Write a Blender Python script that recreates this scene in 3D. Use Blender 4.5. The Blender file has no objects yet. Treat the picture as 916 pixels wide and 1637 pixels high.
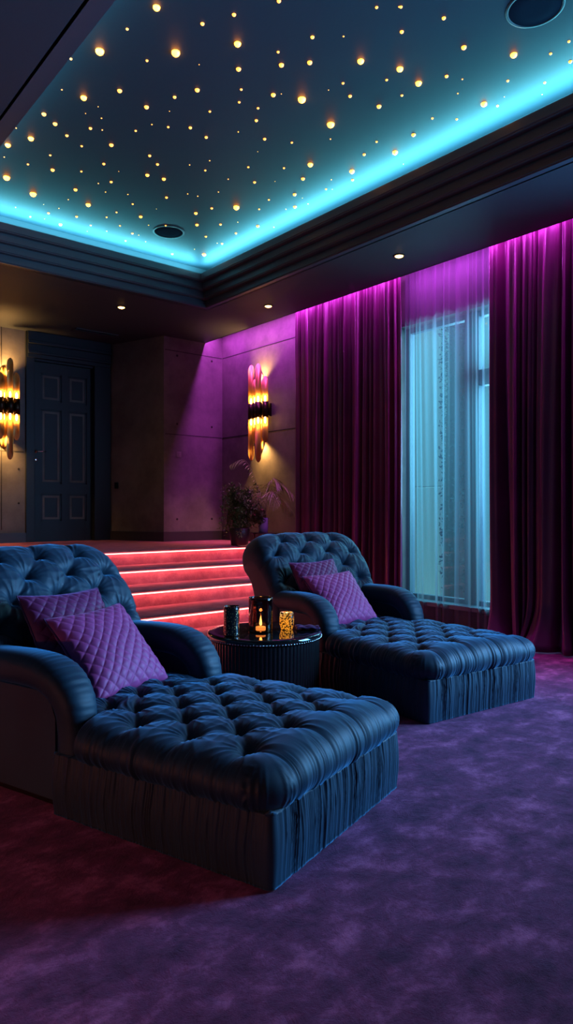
import bpy, bmesh, math, random
import numpy as np
from mathutils import Vector, Matrix
random.seed(7); rng = np.random.default_rng(7)
PI = math.pi
sc = bpy.context.scene
COL = sc.collection

# ------------------------------------------------------------------ camera
CAMH = 1.4; FPX = 1100.0; YAW = math.radians(39.75)
ST, CT = math.sin(YAW), math.cos(YAW)
cam_d = bpy.data.cameras.new('camera'); cam = bpy.data.objects.new('camera', cam_d); COL.objects.link(cam)
cam.location = (0, 0, CAMH); cam.rotation_euler = (PI/2, 0, -YAW)
cam_d.sensor_fit = 'HORIZONTAL'; cam_d.sensor_width = 36; cam_d.lens = 36*FPX/916
cam_d.shift_y = -3.5/916 * -1 * -1
cam_d.clip_start = 0.05
sc.camera = cam

def W(D, L, z=0.0):
    """depth / lateral distance from the viewpoint -> room coordinates"""
    return Vector((D*ST + L*CT, D*CT - L*ST, z))

# ------------------------------------------------------------------ world, exposure
sc.view_settings.view_transform = 'Standard'
sc.view_settings.look = 'None'
sc.view_settings.gamma = 1.0
sc.view_settings.use_curve_mapping = False
sc.view_settings.exposure = 0.0
sc.cycles.use_denoising = True
sc.cycles.max_bounces = 7
sc.cycles.diffuse_bounces = 3
sc.cycles.transparent_max_bounces = 12
sc.cycles.sample_clamp_indirect = 3.0
sc.cycles.caustics_reflective = False
sc.cycles.caustics_refractive = False
wd = bpy.data.worlds.new('dusk'); sc.world = wd; wd.use_nodes = True
bg = wd.node_tree.nodes['Background']
bg.inputs[0].default_value = (0.38, 0.84, 0.86, 1); bg.inputs[1].default_value = 1.25

def area(name, loc, size, size_y, power, color, direction, spread=PI):
    l = bpy.data.lights.new(name, 'AREA'); l.shape = 'RECTANGLE'
    l.size = size; l.size_y = size_y; l.energy = power; l.color = color; l.spread = spread
    o = bpy.data.objects.new(name, l); COL.objects.link(o); o.location = loc
    o.rotation_euler = Vector(direction).to_track_quat('-Z', 'Y').to_euler()
    return o
# dusk light coming in through the window
area('window_area_light', (7.9, 4.3, 2.7), 2.6, 2.8, 420, (0.24, 0.60, .80), (-1, -.12, -.42))
# unseen second window added at right, for blue highlights on the chairs
area('window_area_light', (7.5, .1, 2.7), 2.4, 2.0, 360, (0.24, 0.50, .95), (-1, 1.2, -.40), math.radians(104))
area('window_area_light', (7.4, .5, 1.0), 2.2, 1.0, 200, (0.10, 0.45, .95), (-1, .7, .75), math.radians(100))  # upward lamp added at that window to turn the soffit blue
# cyan cove strips, hidden in the trough behind the ceiling cornice
TX0, TX1, TY0, TY1 = 1.83, 4.91, -1.2, 7.66      # lip of the tray
CY = (0.11, 0.60, 0.74)
zl = 4.54
def strip(name, a, b, power, color, aim, width=.03):
    a = Vector(a); b = Vector(b); c = (a+b)/2; d = (b-a)
    l = bpy.data.lights.new(name, 'AREA'); l.shape = 'RECTANGLE'; l.size = d.length; l.size_y = width
    l.energy = power; l.color = color
    o = bpy.data.objects.new(name, l); COL.objects.link(o); o.location = c
    z = -Vector(aim).normalized(); x = d.normalized(); z = (z - z.dot(x)*x).normalized(); y = z.cross(x)
    m = Matrix((x, y, z)).transposed(); o.rotation_euler = m.to_euler()
    return o
strip('cove_light', (TX1+.13, TY0, zl), (TX1+.13, TY1+.1, zl), 255, CY, (-.3, 0, 1))
strip('cove_light', (TX0-.13, TY0, zl), (TX0-.13, TY1+.1, zl), 125, CY, (.12, 0, 1))
strip('cove_light', (TX0, TY1+.13, zl), (TX1, TY1+.13, zl), 95, CY, (0, -.12, 1))
# magenta strip in the curtain pocket
strip('curtain_light', (6.255, 2.1, 4.30), (6.255, 9.5, 4.30), 170, (0.70, 0.08, 0.92), (.10, 0, -1))
# unseen red fill lamp added low at the left wall to redden the carpet
strip('red_fill_strip', (-1.5, 0.0, .55), (-1.5, 4.6, .55), 4.5, (1.0, 0.26, 0.13), (1, 0, -.26))

bpy.data.objects['red_fill_strip'].data.spread = math.radians(50)
# ------------------------------------------------------------------ material helpers
def mat(name, color=(.5,.5,.5), rough=.5, metal=0, sheen=0, sheen_tint=(1,1,1), sheen_rough=.4, emit=None, estr=0, spec=.5, coat=0):
    m = bpy.data.materials.new(name); m.use_nodes = True
    b = m.node_tree.nodes['Principled BSDF']
    b.inputs['Base Color'].default_value = (*color, 1)
    b.inputs['Roughness'].default_value = rough
    b.inputs['Metallic'].default_value = metal
    b.inputs['Sheen Weight'].default_value = sheen
    b.inputs['Sheen Tint'].default_value = (*sheen_tint, 1)
    b.inputs['Sheen Roughness'].default_value = sheen_rough
    b.inputs['Specular IOR Level'].default_value = spec
    b.inputs['Coat Weight'].default_value = coat
    if emit:
        b.inputs['Emission Color'].default_value = (*emit, 1); b.inputs['Emission Strength'].default_value = estr
    return m
def nodes(m): return m.node_tree.nodes, m.node_tree.links, m.node_tree.nodes['Principled BSDF']
def noise(m, scale, detail=4, rough=.5, vec='Object', stretch=(1,1,1), dist=0):
    n, l, b = nodes(m)
    tc = n.new('ShaderNodeTexCoord'); mp = n.new('ShaderNodeMapping'); mp.inputs['Scale'].default_value = stretch
    t = n.new('ShaderNodeTexNoise'); t.inputs['Scale'].default_value = scale; t.inputs['Detail'].default_value = detail
    t.inputs['Roughness'].default_value = rough; t.inputs['Distortion'].default_value = dist
    l.new(tc.outputs[vec], mp.inputs[0]); l.new(mp.outputs[0], t.inputs['Vector'])
    return t
def ramp(m, src, stops):
    n, l, b = nodes(m)
    r = n.new('ShaderNodeValToRGB')
    el = r.color_ramp.elements
    while len(el) < len(stops): el.new(.5)
    for e, (p, c) in zip(el, stops): e.position = p; e.color = (*c, 1)
    l.new(src, r.inputs[0]); return r
def bump(m, src, strength=.3, dist=.01, prev=None):
    n, l, b = nodes(m)
    bp = n.new('ShaderNodeBump'); bp.inputs['Strength'].default_value = strength; bp.inputs['Distance'].default_value = dist
    l.new(src, bp.inputs['Height'])
    if prev: l.new(prev.outputs[0], bp.inputs['Normal'])
    l.new(bp.outputs[0], b.inputs['Normal']); return bp

def velvet(name, c1, c2, tint, sheen=.8, rough=.55, spec=.35):
    m = mat(name, c1, rough, sheen=sheen, sheen_tint=tint, sheen_rough=.35, spec=spec)
    n, l, b = nodes(m)
    t = noise(m, 3.0, 3)
    r = ramp(m, t.outputs[0], [(.35, c1), (.7, c2)]); l.new(r.outputs[0], b.inputs['Base Color'])
    t2 = noise(m, 220, 2); bump(m, t2.outputs[0], .12, .002)
    return m
M = {}
M['velvet'] = velvet('navy_velvet', (.007,.020,.038), (.012,.034,.058), (.22,.60,1.0), .60)
M['velvet_button'] = velvet('navy_button', (.02,.038,.062), (.03,.055,.09), (.35,.62,.9), .35)
M['plum_cushion'] = velvet('plum_cushion', (.17,.014,.07), (.23,.022,.10), (.75,.3,.8), .5)
M['violet_cushion'] = velvet('violet_cushion', (.40,.042,.17), (.50,.06,.22), (1,.4,.8), .5)
M['curtain'] = velvet('burgundy_velvet', (.085,.007,.052), (.120,.011,.072), (.8,.25,.6), .25, .40, .6)
M['piping'] = velvet('dark_piping', (.06,.012,.06), (.08,.015,.08), (.6,.3,.7), .4)

def carpet(name, c1, c2, c3):
    m = mat(name, c1, .85, sheen=.2, sheen_tint=(1,.55,.9), sheen_rough=.5, spec=.15)
    n, l, b = nodes(m)
    t = noise(m, 4.6, 10, .70, stretch=(1, 1.3, 1), dist=.15)
    r = ramp(m, t.outputs[0], [(.36, c1), (.52, c2), (.68, c3)]); l.new(r.outputs[0], b.inputs['Base Color'])
    t2 = noise(m, 9, 8, .75, dist=.5); t3 = noise(m, 160, 3, .8)
    b1 = bump(m, t2.outputs[0], .55, .035); bump(m, t3.outputs[0], .5, .006, b1)
    return m
M['carpet'] = carpet('plum_carpet', (.075,.012,.040), (.21,.038,.110), (.58,.14,.31))
M['stair_carpet'] = carpet('red_carpet', (.30,.07,.10), (.42,.11,.14), (.55,.17,.20))

def concrete(name, base=(.16,.145,.13)):
    m = mat(name, base, .75, spec=.3)
    n, l, b = nodes(m)
    t = noise(m, 1.6, 8, .65)
    lo = tuple(c*.6 for c in base); hi = tuple(c*1.4 for c in base)
    r = ramp(m, t.outputs[0], [(.3, lo), (.5, base), (.72, hi)]); l.new(r.outputs[0], b.inputs['Base Color'])
    t2 = noise(m, 14, 6, .7); bump(m, t2.outputs[0], .25, .01)
    return m
M['concrete'] = concrete('concrete')
M['seam'] = mat('concrete_seam', (.02,.018,.016), .9)
M['navy_ceiling'] = mat('star_ceiling', (.021,.032,.046), .6, spec=.3)
M['soffit'] = mat('soffit_paint', (.036,.042,.052), .6, spec=.3)
M['cornice'] = mat('cornice_paint', (.045,.055,.070), .45, spec=.4)
M['door'] = mat('door_paint', (.014,.019,.027), .5, spec=.3)
M['trim'] = mat('dark_trim', (.035,.032,.038), .5)
M['black_gloss'] = mat('black_gloss', (.006,.006,.007), .08, spec=.6, coat=.5)
M['black_flute'] = mat('black_flute', (.012,.011,.012), .22, metal=.3, spec=.7)
M['bronze'] = mat('dark_bronze', (.045,.028,.018), .35, metal=.9)
M['brass'] = mat('brass', (.80,.46,.15), .45, metal=.45)
M['chrome'] = mat('chrome', (.8,.78,.8), .2, metal=1)
M['bulb'] = mat('warm_bulb', (1,.8,.5), .4, emit=(1,.50,.12), estr=38)
M['star'] = mat('star_glass', (1,.7,.3), .4, emit=(1,.30,.02), estr=4.5)
M['star_hot'] = mat('star_glass_bright', (1,.7,.3), .4, emit=(1,.30,.012), estr=24)
M['down_lens'] = mat('downlight_lens', (1,.8,.5), .4, emit=(1,.50,.12), estr=12)
M['stair_led'] = mat('stair_led', (1,.5,.4), .4, emit=(1,.42,.36), estr=3.2)
M['flame'] = mat('flame', (1,.6,.2), .4, emit=(1,.5,.12), estr=30)
M['wax'] = mat('wax', (.9,.6,.3), .5, emit=(1,.48,.12), estr=4.5)  # emission paints in the candlelight glowing through the wax
M['white_frame'] = mat('window_frame_paint', (.10,.15,.17), .5)
M['outside_wall'] = mat('outside_wall', (.62,.72,.72), .8)
M['tree'] = mat('tree_dark', (.02,.045,.04), .8)
M['bark'] = mat('bark', (.03,.025,.02), .9)
M['leaf'] = mat('leaf', (.09,.16,.04), .5, spec=.4)
M['palm'] = mat('palm_leaf', (.20,.26,.09), .45, spec=.4)
M['pink'] = mat('pink_petal', (.75,.25,.28), .6)
M['pot'] = mat('dark_pot', (.03,.02,.015), .4)
M['copper'] = mat('copper', (.5,.16,.07), .35, metal=.8)
M['blue_vase'] = mat('pale_vase', (.30,.38,.48), .2, spec=.6)
M['switch'] = mat('switch_plate', (.2,.17,.16), .4)
M['speaker'] = mat('speaker_cloth', (.013,.020,.029), .9, spec=0)

# sheer: half clear, half cloth
sheer = bpy.data.materials.new('teal_sheer'); sheer.use_nodes = True
n = sheer.node_tree.nodes; l = sheer.node_tree.links; n.clear()
out = n.new('ShaderNodeOutputMaterial'); mx = n.new('ShaderNodeMixShader'); tr = n.new('ShaderNodeBsdfTransparent')
tl = n.new('ShaderNodeBsdfTranslucent'); df = n.new('ShaderNodeBsdfDiffuse'); m2 = n.new('ShaderNodeMixShader')
tl.inputs[0].default_value = (.20,.34,.38,1); df.inputs[0].default_value = (.30,.22,.32,1); tr.inputs[0].default_value = (.9,.97,1,1)
lw = n.new('ShaderNodeLayerWeight'); lw.inputs[0].default_value = .58
rp = n.new('ShaderNodeMapRange'); rp.inputs[3].default_value = .30; rp.inputs[4].default_value = .97
l.new(lw.outputs['Facing'], rp.inputs[0]); l.new(rp.outputs[0], mx.inputs[0])
m2.inputs[0].default_value = .5; l.new(tl.outputs[0], m2.inputs[1]); l.new(df.outputs[0], m2.inputs[2])
l.new(tr.outputs[0], mx.inputs[1]); l.new(m2.outputs[0], mx.inputs[2]); l.new(mx.outputs[0], out.inputs[0])
M['sheer'] = sheer

def glass(name, color, rough=.02, mixf=.25, trans=(.8,.8,.8), refl=1.0):
    m = bpy.data.materials.new(name); m.use_nodes = True
    n = m.node_tree.nodes; l = m.node_tree.links; n.clear()
    out = n.new('ShaderNodeOutputMaterial'); mx = n.new('ShaderNodeMixShader'); tr = n.new('ShaderNodeBsdfTransparent')
    gl = n.new('ShaderNodeBsdfGlossy'); gl.inputs[0].default_value = (*color, 1); gl.inputs['Roughness'].default_value = rough
    tr.inputs[0].default_value = (*trans, 1)
    fr = n.new('ShaderNodeFresnel'); fr.inputs[0].default_value = 1.5
    ad = n.new('ShaderNodeMath'); ad.operation = 'MULTIPLY_ADD'; ad.inputs[1].default_value = refl; ad.inputs[2].default_value = mixf; ad.use_clamp = True
    l.new(fr.outputs[0], ad.inputs[0]); l.new(ad.outputs[0], mx.inputs[0])
    l.new(tr.outputs[0], mx.inputs[1]); l.new(gl.outputs[0], mx.inputs[2]); l.new(mx.outputs[0], out.inputs[0])
    return m
M['pane'] = glass('window_glass', (.8,.9,1), .02, 0, (.85,.97,1), .35)
M['smoke_glass'] = glass('smoked_glass', (.7,.65,.6), .04, .02, (.52,.38,.31))
def mosaic(name, scale, lit, dark_c, thr, metal=0):
    m = bpy.data.materials.new(name); m.use_nodes = True
    n = m.node_tree.nodes; l = m.node_tree.links; b = n['Principled BSDF']
    tc = n.new('ShaderNodeTexCoord'); v = n.new('ShaderNodeTexVoronoi'); v.inputs['Scale'].default_value = scale
    l.new(tc.outputs['Object'], v.inputs['Vector'])
    r = n.new('ShaderNodeValToRGB'); r.color_ramp.elements[0].position = thr; r.color_ramp.elements[0].color = (1,1,1,1)
    r.color_ramp.elements[1].position = thr+.06; r.color_ramp.elements[1].color = (0,0,0,1)
    l.new(v.outputs['Distance'], r.inputs[0])
    b.inputs['Base Color'].default_value = (*dark_c, 1); b.inputs['Roughness'].default_value = .2
    out = n['Material Output']; mx = n.new('ShaderNodeMixShader')
    if metal:
        g = n.new('ShaderNodeBsdfGlossy'); g.inputs[0].default_value = (*lit, 1); g.inputs['Roughness'].default_value = .35
    else:
        g = n.new('ShaderNodeBsdfTranslucent'); g.inputs[0].default_value = (*lit, 1)
    l.new(r.outputs[0], mx.inputs[0]); l.new(b.outputs[0], mx.inputs[1]); l.new(g.outputs[0], mx.inputs[2]); l.new(mx.outputs[0], out.inputs[0])
    return m
M['mosaic'] = mosaic('amber_mosaic', 85, (1,.85,.42), (.04,.02,.008), .50)
M['fleck'] = mosaic('gold_fleck', 75, (.9,.55,.2), (.008,.006,.006), .22, 1)

# ------------------------------------------------------------------ mesh helpers
def link(name, me, m=None, parent=None):
    o = bpy.data.objects.new(name, me); COL.objects.link(o)
    if m: me.materials.append(m)
    if parent: o.parent = parent
    return o
def tag(o, label=None, cat=None, group=None, kind=None):
    if label: o['label'] = label
    if cat: o['category'] = cat
    if group: o['group'] = group
    if kind: o['kind'] = kind
    return o
def thing(name, loc=(0,0,0), rz=0, label=None, cat=None, group=None):
    o = bpy.data.objects.new(name, None); COL.objects.link(o); o.location = loc; o.rotation_euler = (0,0,rz)
    o.empty_display_size = .1
    return tag(o, label, cat, group)
def structure(name, bm, m, parent=None):
    o = build(name, bm, m, parent)
    o['kind'] = 'structure'; return o
def build(name, bm, m, parent=None, smooth=False):
    me = bpy.data.meshes.new(name); bmesh.ops.recalc_face_normals(bm, faces=bm.faces[:])
    bm.to_mesh(me); bm.free()
    if smooth: me.polygons.foreach_set('use_smooth', [True]*len(me.polygons))
    return link(name, me, m, parent)
def box(bm, x0, x1, y0, y1, z0, z1, bev=0):
    r = bmesh.ops.create_cube(bm, size=1)
    for v in r['verts']:
        v.co = Vector((x0+(v.co.x+.5)*(x1-x0), y0+(v.co.y+.5)*(y1-y0), z0+(v.co.z+.5)*(z1-z0)))
    if bev:
        es = list({e for v in r['verts'] for e in v.link_edges})
        bmesh.ops.bevel(bm, geom=es, offset=bev, segments=2, affect='EDGES', profile=.5)
    return bm
def B(*a, **k): return box(bmesh.new(), *a, **k)
def prism(bm, pts, z0, z1):
    a = [bm.verts.new((x,y,z0)) for x,y in pts]; b = [bm.verts.new((x,y,z1)) for x,y in pts]
    bm.faces.new(a[::-1]); bm.faces.new(b)
    for i in range(len(pts)):
        j = (i+1) % len(pts); bm.faces.new((a[i],a[j],b[j],b[i]))
    return bm
def lathe(bm, prof, seg=32, c=(0,0,0), rib=None, ring=False):
    rings = []
    for r, z in prof:
        rg = []
        for i in range(seg):
            a = 2*PI*i/seg; rr = r*(rib(a, z) if rib else 1)
            rg.append(bm.verts.new((c[0]+rr*math.cos(a), c[1]+rr*math.sin(a), c[2]+z)))
        rings.append(rg)
    if ring: rings.append(rings[0])
    for k in range(len(rings)-1):
        for i in range(seg):
            j = (i+1) % seg; bm.faces.new((rings[k][i], rings[k][j], rings[k+1][j], rings[k+1][i]))
    if not ring: bm.faces.new(rings[0][::-1]); bm.faces.new(rings[-1])
    return bm
def tube(bm, pts, r, seg=8, taper=None):
    pts = [Vector(p) for p in pts]; rings = []
    for i, p in enumerate(pts):
        d = (pts[min(i+1,len(pts)-1)] - pts[max(i-1,0)]).normalized()
        up = Vector((0,0,1)) if abs(d.z) < .9 else Vector((1,0,0))
        x = d.cross(up).normalized(); y = x.cross(d)
        rr = r if taper is None else r*(1+(taper-1)*i/(len(pts)-1))
        rings.append([bm.verts.new(p + rr*(math.cos(2*PI*k/seg)*x + math.sin(2*PI*k/seg)*y)) for k in range(seg)])
    for a, b in zip(rings, rings[1:]):
        for k in range(seg):
            j = (k+1) % seg; bm.faces.new((a[k],a[j],b[j],b[k]))
    bm.faces.new(rings[0][::-1]); bm.faces.new(rings[-1])
    return bm
def grid_mesh(name, P, wrap_u=False, wrap_v=False, smooth=True, flip=False, caps=False):
    nu, nv = P.shape[:2]
    idx = np.arange(nu*nv).reshape(nu, nv)
    I = np.vstack([idx, idx[:1]]) if wrap_u else idx
    I = np.hstack([I, I[:, :1]]) if wrap_v else I
    q = np.stack([I[:-1,:-1], I[1:,:-1], I[1:,1:], I[:-1,1:]], -1).reshape(-1, 4)
    if flip: q = q[:, ::-1]
    faces = q.tolist()
    if caps: faces += [idx[0].tolist(), idx[-1].tolist()[::-1]]
    me = bpy.data.meshes.new(name); me.from_pydata(P.reshape(-1,3).tolist(), [], faces)
    me.polygons.foreach_set('use_smooth', [smooth]*len(me.polygons)); me.update()
    return me
def grid_normals(P, wrap_v=False):
    du = np.gradient(P, axis=0)
    dv = (np.roll(P,-1,1)-np.roll(P,1,1))/2 if wrap_v else np.gradient(P, axis=1)
    N = np.cross(du, dv); return N/np.maximum(np.linalg.norm(N, axis=-1, keepdims=True), 1e-9)
def sstep(x, a, b):
    t = np.clip((x-a)/(b-a), 0, 1); return t*t*(3-2*t)

# ------------------------------------------------------------------ room shell
HS = 4.14; HL = 4.50; HC = 4.67; PF = 0.90
WX = 6.55
XL, YB, YD = -1.7, -2.0, 10.65
structure('floor', B(XL-.2, 7.0, YB-.2, 11.0, -.2, 0), M['carpet'])
# soffit ring with the tray opening (opening at the lowest cornice step)
SX0, SX1, SY1, SY0 = TX0-.28, TX1+.28, TY1+.28, TY0-.28
bm = bmesh.new()
box(bm, XL-.2, SX0, YB-.2, YD+.4, HS, HS+.25)
box(bm, SX1, 6.21, YB-.2, YD+.4, HS, HS+.25)
box(bm, SX0, SX1, SY1, YD+.4, HS, HS+.25)
box(bm, SX0, SX1, YB-.2, SY0, HS, HS+.25)
structure('ceiling', bm, M['soffit'])
# curtain pocket top
structure('ceiling_pocket', box(box(bmesh.new(), 6.21, WX+.3, YB-.2, YD+.4, HS+.25, HS+.3), 6.19, 6.21, YB, 9.56, HS, HS+.25), M['soffit'])
# star ceiling slab and its upstand
bm = box(bmesh.new(), TX0-.55, TX1+.55, TY0-.55, TY1+.55, HC, HC+.1)
structure('ceiling_star_panel', bm, M['navy_ceiling'])
bm = bmesh.new()
box(bm, TX1+.26, TX1+.30, TY0-.3, TY1+.3, HS+.25, HC); box(bm, TX0-.30, TX0-.26, TY0-.3, TY1+.3, HS+.25, HC)
box(bm, TX0-.26, TX1+.26, TY1+.26, TY1+.30, HS+.25, HC); box(bm, TX0-.26, TX1+.26, TY0-.30, TY0-.26, HS+.25, HC)
structure('trim_cove_upstand', bm, M['cornice'])
# four stepped cornice tiers, mitred, each a closed frame
for k in range(4):
    z0 = HS + .09*k; z1 = z0 + .09
    o_ = .28 - .07*k; i_ = o_ - .07
    if k == 3: z1 = HL
    bm = bmesh.new()
    x0, x1, y0, y1 = TX0-i_, TX1+i_, TY0-i_, TY1+i_
    t = .045 if k < 3 else .05
    # vertical face is at the inner side of this tier; underside visible
    X0, X1, Y0, Y1 = TX0-o_-.02, TX1+o_+.02, TY0-o_-.02, TY1+o_+.02
    rings = []
    for (r0, r1, r2, r3, z) in ((x0,x1,y0,y1,z0),(x0,x1,y0,y1,z1),(X0,X1,Y0,Y1,z1),(X0,X1,Y0,Y1,z0)):
        rings.append([bm.verts.new(p) for p in ((r0,r2,z),(r1,r2,z),(r1,r3,z),(r0,r3,z))])
    for a in range(4):
        b_ = (a+1) % 4
        for i in range(4):
            j = (i+1) % 4; bm.faces.new((rings[a][i], rings[a][j], rings[b_][j], rings[b_][i]))
    es = [e for e in bm.edges if abs(e.verts[0].co.z-z0) < 1e-5 and abs(e.verts[1].co.z-z0) < 1e-5 and max(abs(e.verts[0].co.x-x0), 0) + 0 < 99
          and all((abs(v.co.x-x0)<1e-4 or abs(v.co.x-x1)<1e-4) and (abs(v.co.y-y0)<1e-4 or abs(v.co.y-y1)<1e-4) for v in e.verts)]
    bmesh.ops.bevel(bm, geom=es, offset=.012, segments=3, affect='EDGES')
    structure('trim_cornice_%d' % (k+1), bm, M['cornice'])
# walls
structure('wall_left', B(XL-.2, XL, YB-.2, YD+.4, 0, HS), M['concrete'])
structure('wall_front', B(XL, 6.9, YB-.2, YB, 0, HS+.25), M['concrete'])
VY0, VY1 = -1.6, 1.9
WY0, WY1, WZ0, WZ1 = 2.6, 5.68, .30, 3.66
bm = bmesh.new()
box(bm, WX, WX+.30, VY1, WY0, 0, HS+.3); box(bm, WX, WX+.30, YB, VY0, 0, HS+.3); box(bm, WX, WX+.30, VY0, VY1, 0, .3); box(bm, WX, WX+.30, VY0, VY1, 3.66, HS+.3); box(bm, WX, WX+.30, WY1, YD+.4, 0, HS+.3)
box(bm, WX, WX+.30, WY0, WY1, 0, WZ0); box(bm, WX, WX+.30, WY0, WY1, WZ1, HS+.3)
structure('wall_right', bm, M['concrete'])
bm = bmesh.new()
prism(bm, [(5.44, 9.56), (6.55, 9.56), (6.55, 11.05), (5.06, 11.05), (5.06, 10.65)], PF, HS+.25)
structure('wall_corner_block', bm, M['concrete'])
DX0, DX1, DZ1 = 3.80, 4.76, 3.70
bm = bmesh.new()
box(bm, XL, 3.66, YD, YD+.4, 0, HS+.2); box(bm, 3.66, 5.06, YD+.1, YD+.4, 0, HS+.2)
structure('wall_back', bm, M['concrete'])
# formwork seams and tie holes of the concrete
bm = bmesh.new()
for z in (2.60, 3.93):
    box(bm, 5.46, 6.54, 9.557, 9.56, z-.005, z+.005)
    box(bm, WX-.003, WX, 7.0, 9.55, z-.006, z+.006)
box(bm, XL, 3.64, YD-.003, YD, 2.28, 2.292)
box(bm, 3.30, 3.312, YD-.003, YD, 1.1, HS)
structure('trim_wall_seams', bm, M['seam'])
bm = bmesh.new()
for x in (5.68, 6.34):
    for z in (1.25, 2.72, 3.86):
        lathe(bm, [(.02, 0), (.018, .004)], 12, (0,0,0)); 
        for v in bm.verts[-24:] if False else []: pass
bm.free(); bm = bmesh.new()
def disc_y(bm, x, y, z, r):
    vs = [bm.verts.new((x+r*math.cos(a*PI/6), y, z+r*math.sin(a*PI/6))) for a in range(12)]
    vb = [bm.verts.new((v.co.x, y+.01, v.co.z)) for v in vs]
    bm.faces.new(vs); bm.faces.new(vb[::-1])
    for i in range(12): bm.faces.new((vs[i], vs[(i+1)%12], vb[(i+1)%12], vb[i]))
for x in (5.68, 6.34):
    for z in (1.25, 2.77, 3.86): disc_y(bm, x, 9.556, z, .018)
for x, z in ((3.56, 2.02), (3.56, 1.5), (3.1, 1.5)): disc_y(bm, x, YD-.004, z, .016)
structure('trim_tie_holes', bm, M['seam'])
# baseboards
def base(name, pts):
    bm = bmesh.new(); prism(bm, pts, PF, PF+.15)
    structure(name, bm, M['trim'])
base('baseboard_back', [(XL, YD-.03), (3.66, YD-.03), (3.66, YD), (XL, YD)])
base('baseboard_corner', [(5.42, 9.53), (6.55, 9.53), (6.55, 9.56), (5.44, 9.56), (5.06, 10.65), (5.03, 10.65)])
base('baseboard_right', [(WX-.03, 7.8), (WX, 7.8), (WX, 9.53), (WX-.03, 9.53)])

# platform and steps: solid carpeted blocks, a led profile under each nosing
SYS = [7.76, 7.20, 6.64, 6.05, 5.50]; RISE = .18
SXR = 6.12
def step_mesh(y0, y1, ztop, x1):
    bm = bmesh.new()
    prof = [(y0, 0), (y0, ztop-.028)]
    for k in range(9):
        a = PI + PI*k/8*1.0
        prof.append((y0+.012 - .030*math.sin(PI*k/8), ztop-.013+ .013*(-math.cos(PI*k/8))))
    prof += [(y1, ztop), (y1, 0)]
    n_ = 40
    xs = [XL + (x1-XL)*i/n_ for i in range(n_+1)]
    rings = [[bm.verts.new((x, y, z)) for y, z in prof] for x in xs]
    for a, b in zip(rings, rings[1:]):
        for i in range(len(prof)):
            j = (i+1) % len(prof); bm.faces.new((a[i], a[j], b[j], b[i]))
    bm.faces.new(rings[0]); bm.faces.new(rings[-1][::-1])
    return bm
for k, y in enumerate(SYS):
    zt = PF - RISE*k
    if k == 0:
        bm = bmesh.new(); 
        o = structure('floor_platform', box(step_mesh(y, 7.9, zt, 6.55), XL, 6.55, 7.9, 10.75, 0, PF), M['stair_carpet'])
    else:
        o = structure('floor_step_%d' % k, step_mesh(y, SYS[k-1]+.01, zt, SXR), M['stair_carpet'])
for k, y in enumerate(SYS):
    zt = PF - RISE*k
    led = build('led_profile', B(XL+.05, (6.5 if k == 0 else SXR-.02), y-.016, y-.001, zt-.042, zt-.030), M['stair_led'])
    nm = ['topmost step, at the edge of the upper landing', 'second step down from the landing', 'third step down from the landing',
          'fourth step down from the landing', 'lowest step, just above the floor'][k]
    tag(led, 'glowing red light strip of the ' + nm, 'light strip', 'light strips under the carpeted steps')
    strip('stair_light', (XL+.1, y-.050, zt-.032), (SXR-.1, y-.050, zt-.032), 12, (1.0, .25, .22), (0, .25, -1), .02)

# ------------------------------------------------------------------ door
d = thing('door_1', (DX0, YD+.08, PF)); d['kind'] = 'structure'
w = DX1-DX0; h = DZ1-PF
bm = bmesh.new()
cols = [(.13, .46), (.57, .88)]; rows = [(.32, .754), (.91, 2.08), (2.21, 2.64)]
xs = [0] + [c for p in cols for c in p] + [w]; zs = [0] + [c for p in rows for c in p] + [h]
for i in range(len(xs)-1):
    for j in range(len(zs)-1):
        pan = (i % 2 == 1) and (j % 2 == 1)
        if pan:
            box(bm, xs[i], xs[i+1], .030, .05, zs[j], zs[j+1])
            for (a0,a1,c0,c1) in ((xs[i],xs[i+1],zs[j],zs[j]+.028),(xs[i],xs[i+1],zs[j+1]-.028,zs[j+1]),(xs[i],xs[i]+.028,zs[j],zs[j+1]),(xs[i+1]-.028,xs[i+1],zs[j],zs[j+1])):
                box(bm, a0, a1, .014, .032, c0, c1)
            box(bm, xs[i]+.06, xs[i+1]-.06, .018, .032, zs[j]+.06, zs[j+1]-.06, bev=.008)
        else:
            box(bm, xs[i]-.0005, xs[i+1]+.0005, 0, .05, zs[j]-.0005, zs[j+1]+.0005)
build('door_leaf', bm, M['door'], d)
bm = lathe(bmesh.new(), [(.028,0),(.028,.008),(.012,.010),(.012,.045)], 20)
tube(bm, [(0,0,.04),(.06,.0,.045),(.15,0,.04)], .010, 8)
bm.transform(Matrix.Translation((.045, 0, 1.41)) @ Matrix.Rotation(PI/2, 4, 'X'))
o = build('door_handle', bm, M['chrome'], d, True); o['label'] = 'chrome lever handle'
bm = lathe(bmesh.new(), [(.026,0),(.026,.008),(.012,.012)], 20)
bm.transform(Matrix.Translation((.045, 0, 1.28)) @ Matrix.Rotation(PI/2, 4, 'X'))
o = build('keyhole_plate', bm, M['chrome'], d, True); o['label'] = 'round chrome keyhole plate'
for z in (.35, 1.5, 2.4):
    build('hinge', B(w+.002, w+.016, -.02, 0, z, z+.12), M['bronze'], d)
structure('trim_door_casing', box(box(box(bmesh.new(), 3.66, DX0-.006, YD-.03, YD+.10, PF, HS, bev=.008), DX1+.006, 5.05, YD-.03, YD+.10, PF, HS, bev=.008),
    DX0, DX1, YD+.02, YD+.10, DZ1+.01, HS), M['door'])
bm = bmesh.new()
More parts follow.
